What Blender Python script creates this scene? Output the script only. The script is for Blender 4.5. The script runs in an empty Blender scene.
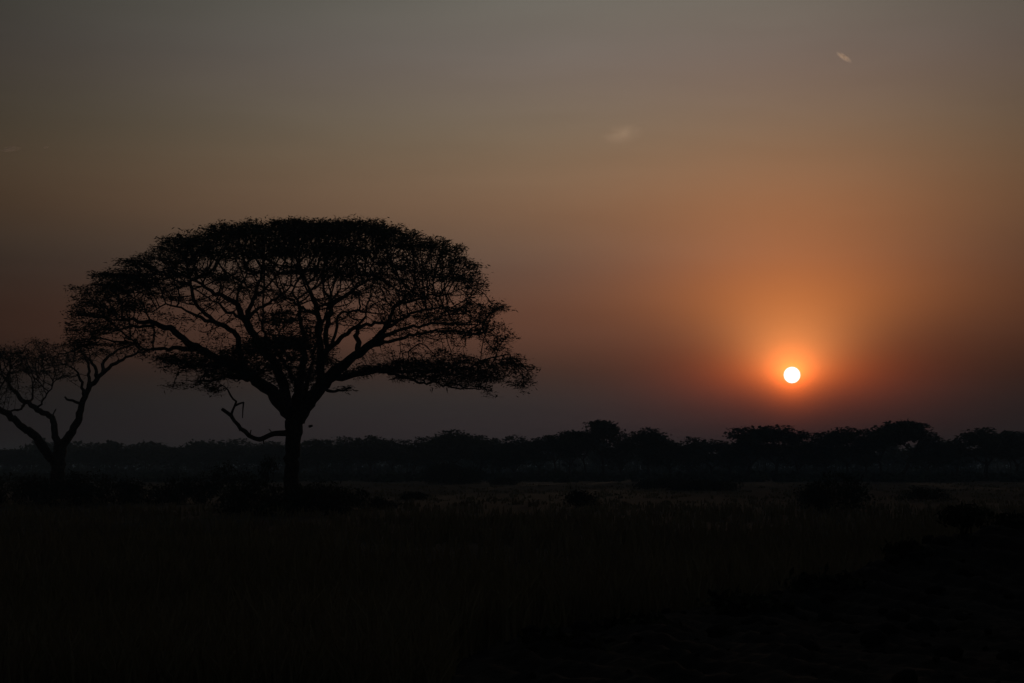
import bpy, math, random
import numpy as np
from mathutils import Vector, Matrix

random.seed(7)
rng = np.random.default_rng(7)
SC = bpy.context.scene
COL = SC.collection
W, H, F = 1024, 683, 1800.0
HORIZON = 468.0
EYE = 2.3

# ------------------------------------------------------------------ camera
PITCH = math.atan((HORIZON - H / 2) / F)
cam_data = bpy.data.cameras.new("camera")
cam_data.sensor_width = 36.0
cam_data.lens = 36.0 * F / W
cam_data.clip_start = 0.1
cam_data.clip_end = 30000
cam = bpy.data.objects.new("camera", cam_data)
cam.location = (0, 0, EYE)
cam.rotation_euler = (math.pi / 2 + PITCH, 0, 0)
COL.objects.link(cam)
SC.camera = cam
SC.render.resolution_x, SC.render.resolution_y = W, H
CP, SP = math.cos(PITCH), math.sin(PITCH)


def at(px, py, Y):
    """pixel -> world point at world depth Y"""
    u = (np.asarray(px, float) - W / 2) / F
    v = (H / 2 - np.asarray(py, float)) / F
    dy = CP - v * SP
    dz = SP + v * CP
    k = np.asarray(Y, float) / dy
    return np.stack(np.broadcast_arrays(u * k, dy * k, EYE + dz * k), -1)


def ground_y(py):
    v = (H / 2 - py) / F
    return -EYE * (CP - v * SP) / (SP + v * CP)


# direction of the sun, seen at pixel (792, 375)
SUN_AZ = math.atan((792 - W / 2) / F)
SUN_EL = math.atan((HORIZON - 375) / F)

# ------------------------------------------------------------------ world
world = bpy.data.worlds.new("World")
SC.world = world
world.use_nodes = True
nt = world.node_tree
nt.nodes.clear()
N, L = nt.nodes, nt.links


def M(op, a, b=None, c=None):
    n = N.new("ShaderNodeMath")
    n.operation = op
    for i, x in enumerate((a, b, c)):
        if x is None:
            continue
        if isinstance(x, (int, float)):
            n.inputs[i].default_value = x
        else:
            L.new(x, n.inputs[i])
    return n.outputs[0]


def MIXC(kind, a, b, fac=1.0):
    n = N.new("ShaderNodeMix")
    n.data_type = 'RGBA'
    n.blend_type = kind
    n.clamp_result = False
    n.inputs[0].default_value = fac
    for i, x in ((6, a), (7, b)):
        if isinstance(x, tuple):
            n.inputs[i].default_value = x
        else:
            L.new(x, n.inputs[i])
    return n.outputs[2]


tc = N.new("ShaderNodeTexCoord")
sep = N.new("ShaderNodeSeparateXYZ")
L.new(tc.outputs["Generated"], sep.inputs[0])
dx_, dy_, dz_ = sep.outputs
elev = M('ARCSINE', dz_)
azim = M('ARCTAN2', dx_, dy_)

# dusty dusk sky: a band ramp over elevation ...
KN = [0.0211, 0.0378, 0.0544, 0.071, 0.0931, 0.115, 0.1478, 0.1856, 0.2229, 0.2544]
BR = [0.034, 0.0356, 0.0516, 0.0887, 0.0936, 0.1046, 0.1714, 0.1688, 0.1560, 0.141]
BG = [0.025, 0.0294, 0.0316, 0.0444, 0.0534, 0.0735, 0.1122, 0.1371, 0.1400, 0.1400]
BB = [0.0263, 0.0279, 0.0245, 0.0311, 0.0394, 0.0565, 0.0724, 0.0986, 0.1230, 0.1230]
KN += [0.33, 0.5, 0.8, 1.5]
BR += [0.115, 0.045, 0.025, 0.012]
BG += [0.120, 0.048, 0.027, 0.014]
BB += [0.112, 0.052, 0.031, 0.017]
EMAX = 1.5708
ramp = N.new("ShaderNodeValToRGB")
cr = ramp.color_ramp
cr.interpolation = 'CARDINAL'
while len(cr.elements) < len(KN):
    cr.elements.new(0.5)
for el, k, r, g, b in zip(cr.elements, KN, BR, BG, BB):
    el.position = k / EMAX
for el, k, r, g, b in zip(cr.elements, KN, BR, BG, BB):
    el.color = (r, g, b, 1)
L.new(M('DIVIDE', elev, EMAX), ramp.inputs[0])
# ... falling off in azimuth away from the sun ...
A0, AL, AK, AF = 0.0098, math.exp(-2.5399), math.exp(-0.5859), 0.0
da = M('SUBTRACT', azim, M('SUBTRACT', A0, M('MULTIPLY', elev, -0.2169)))
wa = M('EXPONENT', M('MULTIPLY', M('SUBTRACT', M('SQRT', M('ADD', M('MULTIPLY', da, da), AK * AK)), AK), -1 / AL))
wa = M('ADD', M('MULTIPLY', wa, 1 - AF), AF)
# (overhead the azimuth no longer matters)
over = N.new("ShaderNodeMapRange")
over.interpolation_type = 'SMOOTHSTEP'
over.inputs[1].default_value, over.inputs[2].default_value = 0.3, 1.0
over.inputs[3].default_value, over.inputs[4].default_value = 0.0, 1.0
L.new(elev, over.inputs[0])
wa = M('ADD', wa, M('MULTIPLY', M('SUBTRACT', 1.0, wa), over.outputs[0]))
# ... plus the dust aureole round the sun
sx = M('SUBTRACT', azim, SUN_AZ)
sy = M('SUBTRACT', elev, SUN_EL)


def aureole(scale, vert):
    s2 = M('MULTIPLY', sy, vert)
    return M('EXPONENT', M('MULTIPLY', M('SQRT', M('ADD', M('MULTIPLY', sx, sx), M('MULTIPLY', s2, s2))), -1 / scale))


damp = M('DIVIDE', 1.0, M('ADD', 1.0, M('EXPONENT', M('MULTIPLY', M('SUBTRACT', sy, 0.0329), -1 / math.exp(-4.6794)))))
HALO = [(M('MULTIPLY', aureole(math.exp(-4.3397), math.exp(0.5391)), damp), (34.5119, 12.0734, 3.1316)),
        (M('MULTIPLY', aureole(math.exp(-3.0867), 1.0), damp), (1.2008, 0.3123, 0.0387)),
        (aureole(math.exp(-3.529), math.exp(1.1448)), (0.7236, 0.0752, 0.0016)),
        (aureole(math.exp(-5.1944), 1.0), (3.0, 0.44, 0.04))]


def scaled(col, fac):
    n = N.new("ShaderNodeVectorMath")
    n.operation = 'SCALE'
    if isinstance(col, tuple):
        n.inputs[0].default_value = col
    else:
        L.new(col, n.inputs[0])
    if isinstance(fac, (int, float)):
        n.inputs['Scale'].default_value = fac
    else:
        L.new(fac, n.inputs['Scale'])
    return n.outputs[0]


def vadd(a, b):
    n = N.new("ShaderNodeVectorMath")
    n.operation = 'ADD'
    L.new(a, n.inputs[0])
    L.new(b, n.inputs[1])
    return n.outputs[0]


# faint uneven bands of dust and thin cirrus
mp = N.new("ShaderNodeMapping")
mp.inputs['Scale'].default_value = (3.0, 3.0, 26.0)
L.new(tc.outputs["Generated"], mp.inputs[0])
nz = N.new("ShaderNodeTexNoise")
nz.inputs['Scale'].default_value = 1.6
nz.inputs['Detail'].default_value = 4
nz.inputs['Roughness'].default_value = 0.5
L.new(mp.outputs[0], nz.inputs[0])
mp2 = N.new("ShaderNodeMapping")
mp2.inputs['Scale'].default_value = (9.0, 9.0, 60.0)
mp2.inputs['Rotation'].default_value = (0.0, 0.06, 0.0)
L.new(tc.outputs["Generated"], mp2.inputs[0])
nz2 = N.new("ShaderNodeTexNoise")
nz2.inputs['Scale'].default_value = 1.0
nz2.inputs['Detail'].default_value = 5
nz2.inputs['Distortion'].default_value = 0.6
L.new(mp2.outputs[0], nz2.inputs[0])
band = M('ADD', M('ADD', 0.855, M('MULTIPLY', nz.outputs[0], 0.15)), M('MULTIPLY', nz2.outputs[0], 0.14))

dust = scaled(scaled(ramp.outputs[0], wa), band)
for fac_, col_ in HALO:
    dust = vadd(dust, scaled(col_, fac_))

sky = N.new("ShaderNodeTexSky")
sky.sky_type = 'NISHITA'
sky.sun_disc = False
sky.sun_elevation = SUN_EL
sky.sun_rotation = SUN_AZ
sky.dust_density = 8.0
sky.air_density = 2.0
NISHITA = 0.004
total = vadd(dust, scaled(sky.outputs[0], NISHITA))
bg = N.new("ShaderNodeBackground")
bg.inputs[1].default_value = 1.0
L.new(total, bg.inputs[0])
out = N.new("ShaderNodeOutputWorld")
L.new(bg.outputs[0], out.inputs[0])

# ------------------------------------------------------------------ sun lamp
sd = bpy.data.lights.new("sun_lamp", 'SUN')
sd.energy = 0.2
sd.color = (1.0, 0.66, 0.42)
sd.angle = math.radians(0.53)
sl = bpy.data.objects.new("sun_lamp", sd)
sdir = Vector((math.sin(SUN_AZ) * math.cos(SUN_EL), math.cos(SUN_AZ) * math.cos(SUN_EL), math.sin(SUN_EL)))
sl.rotation_euler = sdir.to_track_quat('Z', 'Y').to_euler()
sl.location = (0, 0, 60)
COL.objects.link(sl)

# ------------------------------------------------------------------ colour management
vs = SC.view_settings
vs.view_transform = 'Standard'
vs.look = 'None'
vs.exposure = 0
vs.gamma = 1
vs.use_curve_mapping = False
SC.render.dither_intensity = 1.0
SC.render.filter_size = 1.9
SC.cycles.use_denoising = True
SC.cycles.denoiser = 'OPENIMAGEDENOISE'
SC.cycles.denoising_input_passes = 'RGB_ALBEDO_NORMAL'
SC.cycles.max_bounces = 4
SC.cycles.diffuse_bounces = 2
SC.cycles.transmission_bounces = 2
SC.cycles.volume_bounces = 1


# ------------------------------------------------------------------ materials
def material(name, c0, c1, scale=3.0, rough=0.9, translucent=0.0, detail=4.0, bump=0.0, bump_scale=20.0):
    m = bpy.data.materials.new(name)
    m.use_nodes = True
    t = m.node_tree
    t.nodes.clear()
    o = t.nodes.new("ShaderNodeOutputMaterial")
    co = t.nodes.new("ShaderNodeTexCoord")
    n = t.nodes.new("ShaderNodeTexNoise")
    n.inputs['Scale'].default_value = scale
    n.inputs['Detail'].default_value = detail
    t.links.new(co.outputs['Object'], n.inputs[0])
    r = t.nodes.new("ShaderNodeValToRGB")
    r.color_ramp.elements[0].position = 0.35
    r.color_ramp.elements[1].position = 0.65
    r.color_ramp.elements[0].color = (*c0, 1)
    r.color_ramp.elements[1].color = (*c1, 1)
    t.links.new(n.outputs[0], r.inputs[0])
    b = t.nodes.new("ShaderNodeBsdfPrincipled")
    b.inputs['Roughness'].default_value = rough
    b.inputs['Specular IOR Level'].default_value = 0.12
    t.links.new(r.outputs[0], b.inputs['Base Color'])
    if bump:
        n2 = t.nodes.new("ShaderNodeTexNoise")
        n2.inputs['Scale'].default_value = bump_scale
        n2.inputs['Detail'].default_value = 6
        t.links.new(co.outputs['Object'], n2.inputs[0])
        bp = t.nodes.new("ShaderNodeBump")
        bp.inputs['Strength'].default_value = bump
        bp.inputs['Distance'].default_value = 0.05
        t.links.new(n2.outputs[0], bp.inputs['Height'])
        t.links.new(bp.outputs[0], b.inputs['Normal'])
    if translucent:
        tr = t.nodes.new("ShaderNodeBsdfTranslucent")
        t.links.new(r.outputs[0], tr.inputs[0])
        mx = t.nodes.new("ShaderNodeMixShader")
        mx.inputs[0].default_value = translucent
        t.links.new(b.outputs[0], mx.inputs[1])
        t.links.new(tr.outputs[0], mx.inputs[2])
        t.links.new(mx.outputs[0], o.inputs[0])
    else:
        t.links.new(b.outputs[0], o.inputs[0])
    return m


MAT_BARK = material("bark", (0.05, 0.04, 0.032), (0.11, 0.09, 0.07), 6, 0.95, bump=0.8, bump_scale=9)
MAT_LEAF = material("acacia_leaf", (0.035, 0.045, 0.02), (0.06, 0.07, 0.03), 0.6, 0.85, 0.12)
MAT_LEAF_FAR = material("far_leaf", (0.03, 0.045, 0.022), (0.055, 0.07, 0.035), 0.4, 0.9, 0.05)
MAT_SCRUB = material("scrub_leaf", (0.03, 0.035, 0.018), (0.055, 0.055, 0.03), 1.5, 0.9, 0.08)
MAT_GRASS = material("dry_grass", (0.19, 0.158, 0.092), (0.31, 0.26, 0.155), 0.08, 0.9, 0.08)
MAT_GROUND = material("savanna_ground", (0.038, 0.032, 0.022), (0.075, 0.062, 0.04), 0.05, 0.95, detail=8, bump=1.0, bump_scale=1.2)
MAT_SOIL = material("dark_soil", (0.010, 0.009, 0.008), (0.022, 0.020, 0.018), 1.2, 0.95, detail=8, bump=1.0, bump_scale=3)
MAT_BIRD = material("feathers", (0.03, 0.028, 0.025), (0.05, 0.045, 0.04), 8, 0.8)


# ------------------------------------------------------------------ mesh helpers
def mesh_obj(name, V, faces, mat, parent=None, smooth=False):
    """V (n,3) array; faces: list of (k, array(m,k)) blocks"""
    me = bpy.data.meshes.new(name)
    V = np.ascontiguousarray(V, np.float32)
    me.vertices.add(len(V))
    me.vertices.foreach_set("co", V.ravel())
    idx = np.concatenate([f.ravel() for f in faces]).astype(np.int32)
    sizes = np.concatenate([np.full(len(f), f.shape[1]) for f in faces])
    starts = np.concatenate([[0], np.cumsum(sizes)[:-1]]).astype(np.int32)
    me.loops.add(len(idx))
    me.loops.foreach_set("vertex_index", idx)
    me.polygons.add(len(sizes))
    me.polygons.foreach_set("loop_start", starts)
    if smooth:
        me.polygons.foreach_set("use_smooth", np.ones(len(sizes), bool))
    me.update(calc_edges=True)
    me.validate()
    me.materials.append(mat)
    o = bpy.data.objects.new(name, me)
    COL.objects.link(o)
    if parent:
        o.parent = parent
    return o


def tag(o, label=None, cat=None, group=None, kind=None):
    if label: o["label"] = label
    if cat: o["category"] = cat
    if group: o["group"] = group
    if kind: o["kind"] = kind
    return o


def empty(name, loc, label, cat, group=None):
    o = bpy.data.objects.new(name, None)
    o.location = loc
    o.empty_display_size = 0.5
    COL.objects.link(o)
    return tag(o, label, cat, group)


def copy_thing(root, loc, rz, scale, label, group):
    r = root.copy()
    COL.objects.link(r)
    r.location = loc
    r.rotation_euler = (0, 0, rz)
    r.scale = scale
    r["label"] = label
    r["group"] = group
    for ch in root.children:
        c = ch.copy()
        COL.objects.link(c)
        c.parent = r
    return r


def tubes(chains, sides=6, knob=0.0):
    """chains: list of (points (n,3), radii (n)) -> V, quads"""
    VV, QQ, base = [], [], 0
    ang = np.arange(sides) * 2 * math.pi / sides
    ca, sa = np.cos(ang), np.sin(ang)
    for P, R in chains:
        n = len(P)
        if n < 2:
            continue
        T = np.gradient(P, axis=0)
        T /= np.linalg.norm(T, axis=1)[:, None] + 1e-9
        ref = np.array([0.31, 0.87, 0.37])
        U = np.cross(T, ref)
        bad = np.linalg.norm(U, axis=1) < 0.15
        U[bad] = np.cross(T[bad], np.array([0.9, -0.1, 0.4]))
        U /= np.linalg.norm(U, axis=1)[:, None]
        B = np.cross(T, U)
        rr = R[:, None] * (1 + knob * rng.standard_normal((n, sides))) if knob else np.repeat(R[:, None], sides, 1)
        ring = P[:, None, :] + rr[:, :, None] * (ca[None, :, None] * U[:, None, :] + sa[None, :, None] * B[:, None, :])
        VV.append(ring.reshape(-1, 3))
        i = np.arange(n - 1)[:, None] * sides
        j = np.arange(sides)[None, :]
        j2 = (j + 1) % sides
        q = np.stack([i + j, i + j2, i + sides + j2, i + sides + j], -1).reshape(-1, 4) + base
        QQ.append(q)
        base += n * sides
    return np.concatenate(VV), np.concatenate(QQ)


def sprays(centres, size, count, flat=0.35, thin=0.25, droop=0.0, spread=0.25, lev=0.45):
    """feathery leaf sprays: thin, mostly level quads round each centre"""
    C = np.repeat(centres, count, 0)
    n = len(C)
    C = C + rng.normal(0, 1, (n, 3)) * np.array([spread, spread, spread * lev])
    a = rng.uniform(0, 2 * math.pi, n)
    tilt = rng.normal(-droop, flat, n)
    d = np.stack([np.cos(a) * np.cos(tilt), np.sin(a) * np.cos(tilt), np.sin(tilt)], 1)
    up = rng.normal(0, 0.55, (n, 3)) + np.array([0, 0, 1.0])
    s = np.cross(d, up)
    s /= np.linalg.norm(s, axis=1)[:, None] + 1e-9
    ln = size * rng.uniform(0.5, 1.25, n)[:, None]
    wd = ln * thin * rng.uniform(0.7, 1.3, n)[:, None]
    V = np.stack([C - d * ln * 0.5, C + s * wd * 0.5, C + d * ln * 0.5, C - s * wd * 0.5], 1).reshape(-1, 3)
    return V, np.arange(4 * n).reshape(-1, 4)


class Skeleton:
    """branch graph: traced limbs first, then grown towards the crown by space colonisation"""

    def __init__(self):
        self.P, self.par, self.fix = [], [], []

    def add(self, p, parent, r=0.0):
        self.P.append(np.asarray(p, float))
        self.par.append(parent)
        self.fix.append(r)
        return len(self.P) - 1

    def polyline(self, pts, radii, parent, step):
        """smooth resampled polyline hung on node `parent`"""
        pts = np.asarray(pts, float)
        if parent >= 0:
            pts = np.vstack([self.P[parent][None], pts])
            r0 = self.fix[parent] if self.fix[parent] > 0 else radii[0]
            radii = [min(r0, radii[0] * 1.25)] + list(radii)
        radii = np.asarray(radii, float)
        d = np.concatenate([[0], np.cumsum(np.linalg.norm(np.diff(pts, axis=0), axis=1))])
        n = max(2, int(d[-1] / step))
        # Catmull-like smoothing: fine linear sampling, then a small moving average
        t = np.linspace(0, d[-1], n * 4 + 1)
        q = np.stack([np.interp(t, d, pts[:, k]) for k in range(3)], 1)
        for _ in range(3):
            q[1:-1] = 0.25 * q[:-2] + 0.5 * q[1:-1] + 0.25 * q[2:]
        rr = np.interp(t, d, radii)
        last = parent
        first = None
        for i in range(0 if parent < 0 else 4, len(t), 4):
            last = self.add(q[i] + (rng.normal(0, 0.045, 3) if 0 < i < len(t) - 1 else 0), last, rr[i])
            first = last if first is None else first
        return last

    def grow(self, A, step, reach, kill, iters, inertia=0.35, noise=0.15, lift=0.0):
        A = A.copy()
        P = np.array(self.P)
        near = np.full(len(A), 1e9)
        who = np.zeros(len(A), int)
        new = np.arange(len(P))
        dirs = {}
        alive = np.ones(len(A), bool)
        for it in range(iters):
            if len(new):
                ai = np.where(alive)[0]
                for s in range(0, len(new), 400):
                    blk = new[s:s + 400]
                    D = np.linalg.norm(A[ai][:, None, :] - P[blk][None], axis=2)
                    k = D.argmin(1)
                    dm = D[np.arange(len(ai)), k]
                    better = dm < near[ai]
                    near[ai[better]] = dm[better]
                    who[ai[better]] = blk[k[better]]
                alive &= near > kill
            act = alive & (near < reach)
            if not act.any():
                break
            ids = who[act]
            vec = A[act] - P[ids]
            vec /= np.linalg.norm(vec, axis=1)[:, None]
            u, inv = np.unique(ids, return_inverse=True)
            S = np.zeros((len(u), 3))
            np.add.at(S, inv, vec)
            S /= np.linalg.norm(S, axis=1)[:, None] + 1e-9
            pd = np.array([dirs.get(i, np.zeros(3)) for i in u])
            S = S + inertia * pd + rng.normal(0, noise, S.shape) + np.array([0, 0, lift])
            S /= np.linalg.norm(S, axis=1)[:, None] + 1e-9
            Q = P[u] + S * step
            base = len(P)
            ok = []
            for k in range(len(u)):
                key = (u[k],)
                self.add(Q[k], int(u[k]), 0.0)
                dirs[base + k] = S[k]
            P = np.vstack([P, Q])
            new = np.arange(base, len(P))
            if len(P) > 40000:
                break

    def finish(self, r0, expo=2.4, cap=0.9):
        n = len(self.P)
        par = np.array(self.par)
        acc = np.zeros(n)
        kids = np.zeros(n, int)
        rad = np.zeros(n)
        for i in range(n - 1, -1, -1):
            rad[i] = (acc[i] ** (1 / expo)) if kids[i] else r0
            if par[i] >= 0:
                acc[par[i]] += rad[i] ** expo
                kids[par[i]] += 1
        fix = np.array(self.fix)
        for i in range(n):
            if fix[i] > 0:
                rad[i] = max(fix[i], r0)
            elif par[i] >= 0:
                rad[i] = min(rad[i], rad[par[i]] * cap if fix[par[i]] > 0 else rad[par[i]])
        self.rad, self.kids = rad, kids
        P = np.array(self.P)
        # chains along the thickest child
        ch = [[] for _ in range(n)]
        roots = []
        for i in range(n):
            (ch[par[i]] if par[i] >= 0 else roots).append(i)
        chains = []
        stack = [(r, -1) for r in roots]
        while stack:
            i, p = stack.pop()
            line, rr = ([p] if p >= 0 else []), ([min(rad[p], rad[i] * 1.15)] if p >= 0 else [])
            while True:
                line.append(i)
                rr.append(rad[i])
                if not ch[i]:
                    break
                c = sorted(ch[i], key=lambda k: -rad[k])
                for k in c[1:]:
                    stack.append((k, i))
                i = c[0]
            chains.append((P[line], np.array(rr), line))
        return P, rad, kids, chains


def wood(name, chains, mat, parent, split=0.035, fat=10, thin=4):
    big = [(p, r) for p, r, _ in chains if r.max() >= split]
    small = [(p, r) for p, r, _ in chains if r.max() < split]
    V, Q = tubes(big, fat, 0.07)
    faces = [Q]
    if small:
        V2, Q2 = tubes(small, thin)
        faces.append(Q2 + len(V))
        V = np.vstack([V, V2])
    return mesh_obj(name, V, faces, mat, parent, smooth=True)


def pad_points(pads, Y0, per):
    """foliage pads given as (px, py, rx, ry, depth centre, depth half, density) -> points in space"""
    out = []
    for cx, cy, rx, ry, dc, dh, den in pads:
        k = int(np.clip(rx * ry / 28 * (0.5 + dh / 8), 4, 34))
        n = max(4, int(per * den * (rx * ry) ** 0.75 * 0.05 * (0.5 + dh / 6)))

        def ball(m):
            v = rng.normal(0, 1, (m, 3))
            v /= np.linalg.norm(v, axis=1)[:, None]
            return v * rng.uniform(0, 1, m)[:, None] ** (1 / 3)
        sub = ball(k) * np.array([.88, .88, .85])
        u = np.where(rng.uniform(size=(n, 1)) < .8, sub[rng.integers(0, k, n)] + ball(n) * np.array([.42, min(.34, 1.9 / ry), .42]), ball(n))
        u[:, 1] = np.where(u[:, 1] > 0.55, 0.55 + (u[:, 1] - 0.55) * 0.5, u[:, 1])   # flat underside
        dep = dc + dh * u[:, 2]
        # the dome drops towards its front and back rims
        out.append(at(cx + rx * u[:, 0], cy + ry * u[:, 1], Y0 + dep))
    return np.concatenate(out)


# ------------------------------------------------------------------ ground
def hump(x, y):
    return (0.10 * np.sin(x * 0.21 + 1.3) * np.sin(y * 0.13) + 0.06 * np.sin(x * 0.53 + y * 0.31)
            + 0.05 * np.sin(0.9 * y - 0.4 * x))


def grid(xs, ys, zf):
    X, Y = np.meshgrid(xs, ys)
    Z = zf(X, Y)
    V = np.stack([X, Y, Z], -1).reshape(-1, 3)
    nx, ny = len(xs), len(ys)
    i = (np.arange(ny - 1)[:, None] * nx + np.arange(nx - 1)[None]).ravel()
    return V, np.stack([i, i + 1, i + nx + 1, i + nx], 1)


def warp(n, near, far):
    t = np.linspace(0, 1, n)
    return near + (far - near) * t ** 4


xs = np.concatenate([-warp(70, 0, 3400)[::-1][:-1], warp(70, 0, 3400)])
ys = np.concatenate([-warp(20, 0, 300)[::-1][:-1], warp(130, 0, 5400)])
ys = np.unique(ys)
V, Q = grid(xs, ys, lambda x, y: hump(x, y) * np.exp(-np.hypot(x, y) / 260.0) * np.clip((np.hypot(x, y) - 6) / 20, 0, 1))
ground = mesh_obj("ground", V, [Q], MAT_GROUND, smooth=True)
tag(ground, kind="structure")


def gz(x, y):
    d = np.hypot(x, y)
    return hump(x, y) * np.exp(-d / 260.0) * np.clip((d - 6) / 20, 0, 1)


# dark bank of turned earth, lower right of the view: crest given by (x, y, z)
crest = [(490, 690, 17.5), (560, 650, 21), (610, 632, 24), (720, 620, 27), (800, 597, 29), (870, 574, 31),
         (915, 553, 33), (950, 540, 34), (985, 531, 35), (1024, 530, 36.5), (1100, 528, 39), (1250, 526, 44)]
CR = np.array([at(px, py, Y) for px, py, Y in crest])


def bank_z(X, Y):
    """height of the bank: runs along the crest polyline, falling gently towards the viewer"""
    best = np.full(X.shape, 1e9)
    hz = np.zeros(X.shape)
    side = np.zeros(X.shape)
    for a, b in zip(CR[:-1], CR[1:]):
        ab = b[:2] - a[:2]
        L2 = ab @ ab
        t = np.clip(((X - a[0]) * ab[0] + (Y - a[1]) * ab[1]) / L2, 0, 1)
        qx, qy = a[0] + ab[0] * t, a[1] + ab[1] * t
        d = np.hypot(X - qx, Y - qy)
        s = np.sign(ab[0] * (Y - a[1]) - ab[1] * (X - a[0]))
        m = d < best
        best = np.where(m, d, best)
        hz = np.where(m, a[2] + (b[2] - a[2]) * t, hz)
        side = np.where(m, s, side)
    back = side > 0
    prof = np.where(back, np.exp(-(best / 0.9) ** 2), 0.25 + 0.75 * np.exp(-(best / 3.2) ** 2))
    lump = (0.07 * np.sin(3.1 * X + 1.7 * Y) * np.sin(2.3 * Y - X) + 0.05 * np.sin(6.3 * X + 4.1 * Y + 1)
            + 0.035 * np.sin(11 * X - 7 * Y) * np.sin(9 * Y + 2 * X))
    z = np.maximum(hz, 0.10) * prof + lump * np.where(back, prof, 0.5 + 0.5 * prof)
    return np.where(back & (best > 1.6), -0.3, z + 0.03), back & (best > 1.2)


bx = np.linspace(-2, 22, 260)
by = np.linspace(9, 46, 300)
XB, YB = np.meshgrid(bx, by)
ZB, outb = bank_z(XB, YB)
ZB = ZB + rng.normal(0, 0.012, ZB.shape)
fade = np.clip((XB + 1.3) / 0.6, 0, 1)
ZB = np.where(fade < 1, ZB * fade - 0.25 * (1 - fade), ZB)
Vb = np.stack([XB, YB, ZB], -1).reshape(-1, 3)
nx = len(bx)
i = (np.arange(len(by) - 1)[:, None] * nx + np.arange(nx - 1)[None]).ravel()
Qb = np.stack([i, i + 1, i + nx + 1, i + nx], 1)
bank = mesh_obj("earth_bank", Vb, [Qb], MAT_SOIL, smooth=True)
tag(bank, kind="structure")


# ------------------------------------------------------------------ the sun
def ico(name, r, mat, loc, sub=4, parent=None, scale=(1, 1, 1)):
    import bmesh
    bm = bmesh.new()
    bmesh.ops.create_icosphere(bm, subdivisions=sub, radius=r)
    me = bpy.data.meshes.new(name)
    bm.to_mesh(me)
    bm.free()
    me.polygons.foreach_set("use_smooth", np.ones(len(me.polygons), bool))
    me.materials.append(mat)
    o = bpy.data.objects.new(name, me)
    o.location = loc
    o.scale = scale
    COL.objects.link(o)
    if parent: o.parent = parent
    return o


ms = bpy.data.materials.new("sun_surface")
ms.use_nodes = True
ms.node_tree.nodes.clear()
em = ms.node_tree.nodes.new("ShaderNodeEmission")
em.inputs[0].default_value = (1.0, 0.95, 0.85, 1)
em.inputs[1].default_value = 1.6
mo = ms.node_tree.nodes.new("ShaderNodeOutputMaterial")
ms.node_tree.links.new(em.outputs[0], mo.inputs[0])
SUN_D = 9000.0
sun_ball = ico("sun", SUN_D * 8.2 / F, ms, tuple(at(792, 375, SUN_D)), 5)
tag(sun_ball, "round white glowing sun low in the orange sky above the tree line", "sun")


# ------------------------------------------------------------------ thin clouds
def cloud(px, py, Y, size, rot, dens, label):
    m = bpy.data.materials.new("cloud_vapour")
    m.use_nodes = True
    t = m.node_tree
    t.nodes.clear()
    o = t.nodes.new("ShaderNodeOutputMaterial")
    v = t.nodes.new("ShaderNodeVolumePrincipled")
    v.inputs['Color'].default_value = (0.97, 0.95, 0.93, 1)
    v.inputs['Anisotropy'].default_value = 0.85
    co = t.nodes.new("ShaderNodeTexCoord")
    ln = t.nodes.new("ShaderNodeVectorMath")
    ln.operation = 'LENGTH'
    t.links.new(co.outputs['Object'], ln.inputs[0])
    nz_ = t.nodes.new("ShaderNodeTexNoise")
    nz_.inputs['Scale'].default_value = 1.3
    nz_.inputs['Detail'].default_value = 3
    t.links.new(co.outputs['Object'], nz_.inputs[0])

    def mm(op, a, b):
        n = t.nodes.new("ShaderNodeMath")
        n.operation = op
        for k, x in enumerate((a, b)):
            if isinstance(x, (int, float)): n.inputs[k].default_value = x
            else: t.links.new(x, n.inputs[k])
        return n.outputs[0]
    fall = mm('MAXIMUM', mm('SUBTRACT', 1.0, ln.outputs['Value']), 0.0)
    d = mm('MULTIPLY', mm('MAXIMUM', mm('SUBTRACT', nz_.outputs[0], 0.36), 0.0), mm('MULTIPLY', fall, fall))
    t.links.new(mm('MULTIPLY', d, dens), v.inputs['Density'])
    t.links.new(v.outputs[0], o.inputs['Volume'])
    ob = ico("cloud", 1.0, m, tuple(at(px, py, Y)), 3, None, size)
    ob.rotation_euler = (0, rot, 0)
    return tag(ob, label, "cloud")


CY = 4000.0
cloud(844, 57, CY, (24, 10, 7.5), math.radians(36), 1.7, "small bright cloud wisp slanting high in the sky above the sun")
cloud(622, 134, CY, (60, 34, 30), math.radians(-6), 0.07, "faint blurred cloud patch in the sky right of the large tree")
cloud(10, 149, CY, (30, 20, 7), math.radians(-4), 0.9, "faint streak of cloud at the far left edge of the sky")
cloud(46, 147, CY, (10, 8, 5), 0.0, 1.0, "tiny faint puff of cloud beside the streak at the left edge of the sky")

# ------------------------------------------------------------------ the large umbrella tree
D1 = 105.0
PXM = D1 / F


def traced(sk, limbs, D, step, node_px):
    """limbs: list of [(px, py, depth, half width px), ...]; each hangs on the nearest node already there"""
    for pts in limbs:
        P = [at(px, py, D + d) for px, py, d, w in pts]
        R = [w * D / F for _, _, _, w in pts]
        if not sk.P:
            parent = -1
        else:
            allp = np.array(node_px)
            k = np.hypot(allp[:, 0] - pts[0][0], allp[:, 1] - pts[0][1])
            parent = int(k.argmin())
            P, R = P[1:], R[1:]
        n0 = len(sk.P)
        sk.polyline(P, R, parent, step)
        for q in sk.P[n0:]:
            # back to pixels, for the limbs to come
            y = q[1]
            cyv = CP * (q[2] - EYE) - SP * y
            czv = SP * (q[2] - EYE) + CP * y
            node_px.append((W / 2 + F * q[0] / czv, H / 2 - F * cyv / czv))


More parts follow.
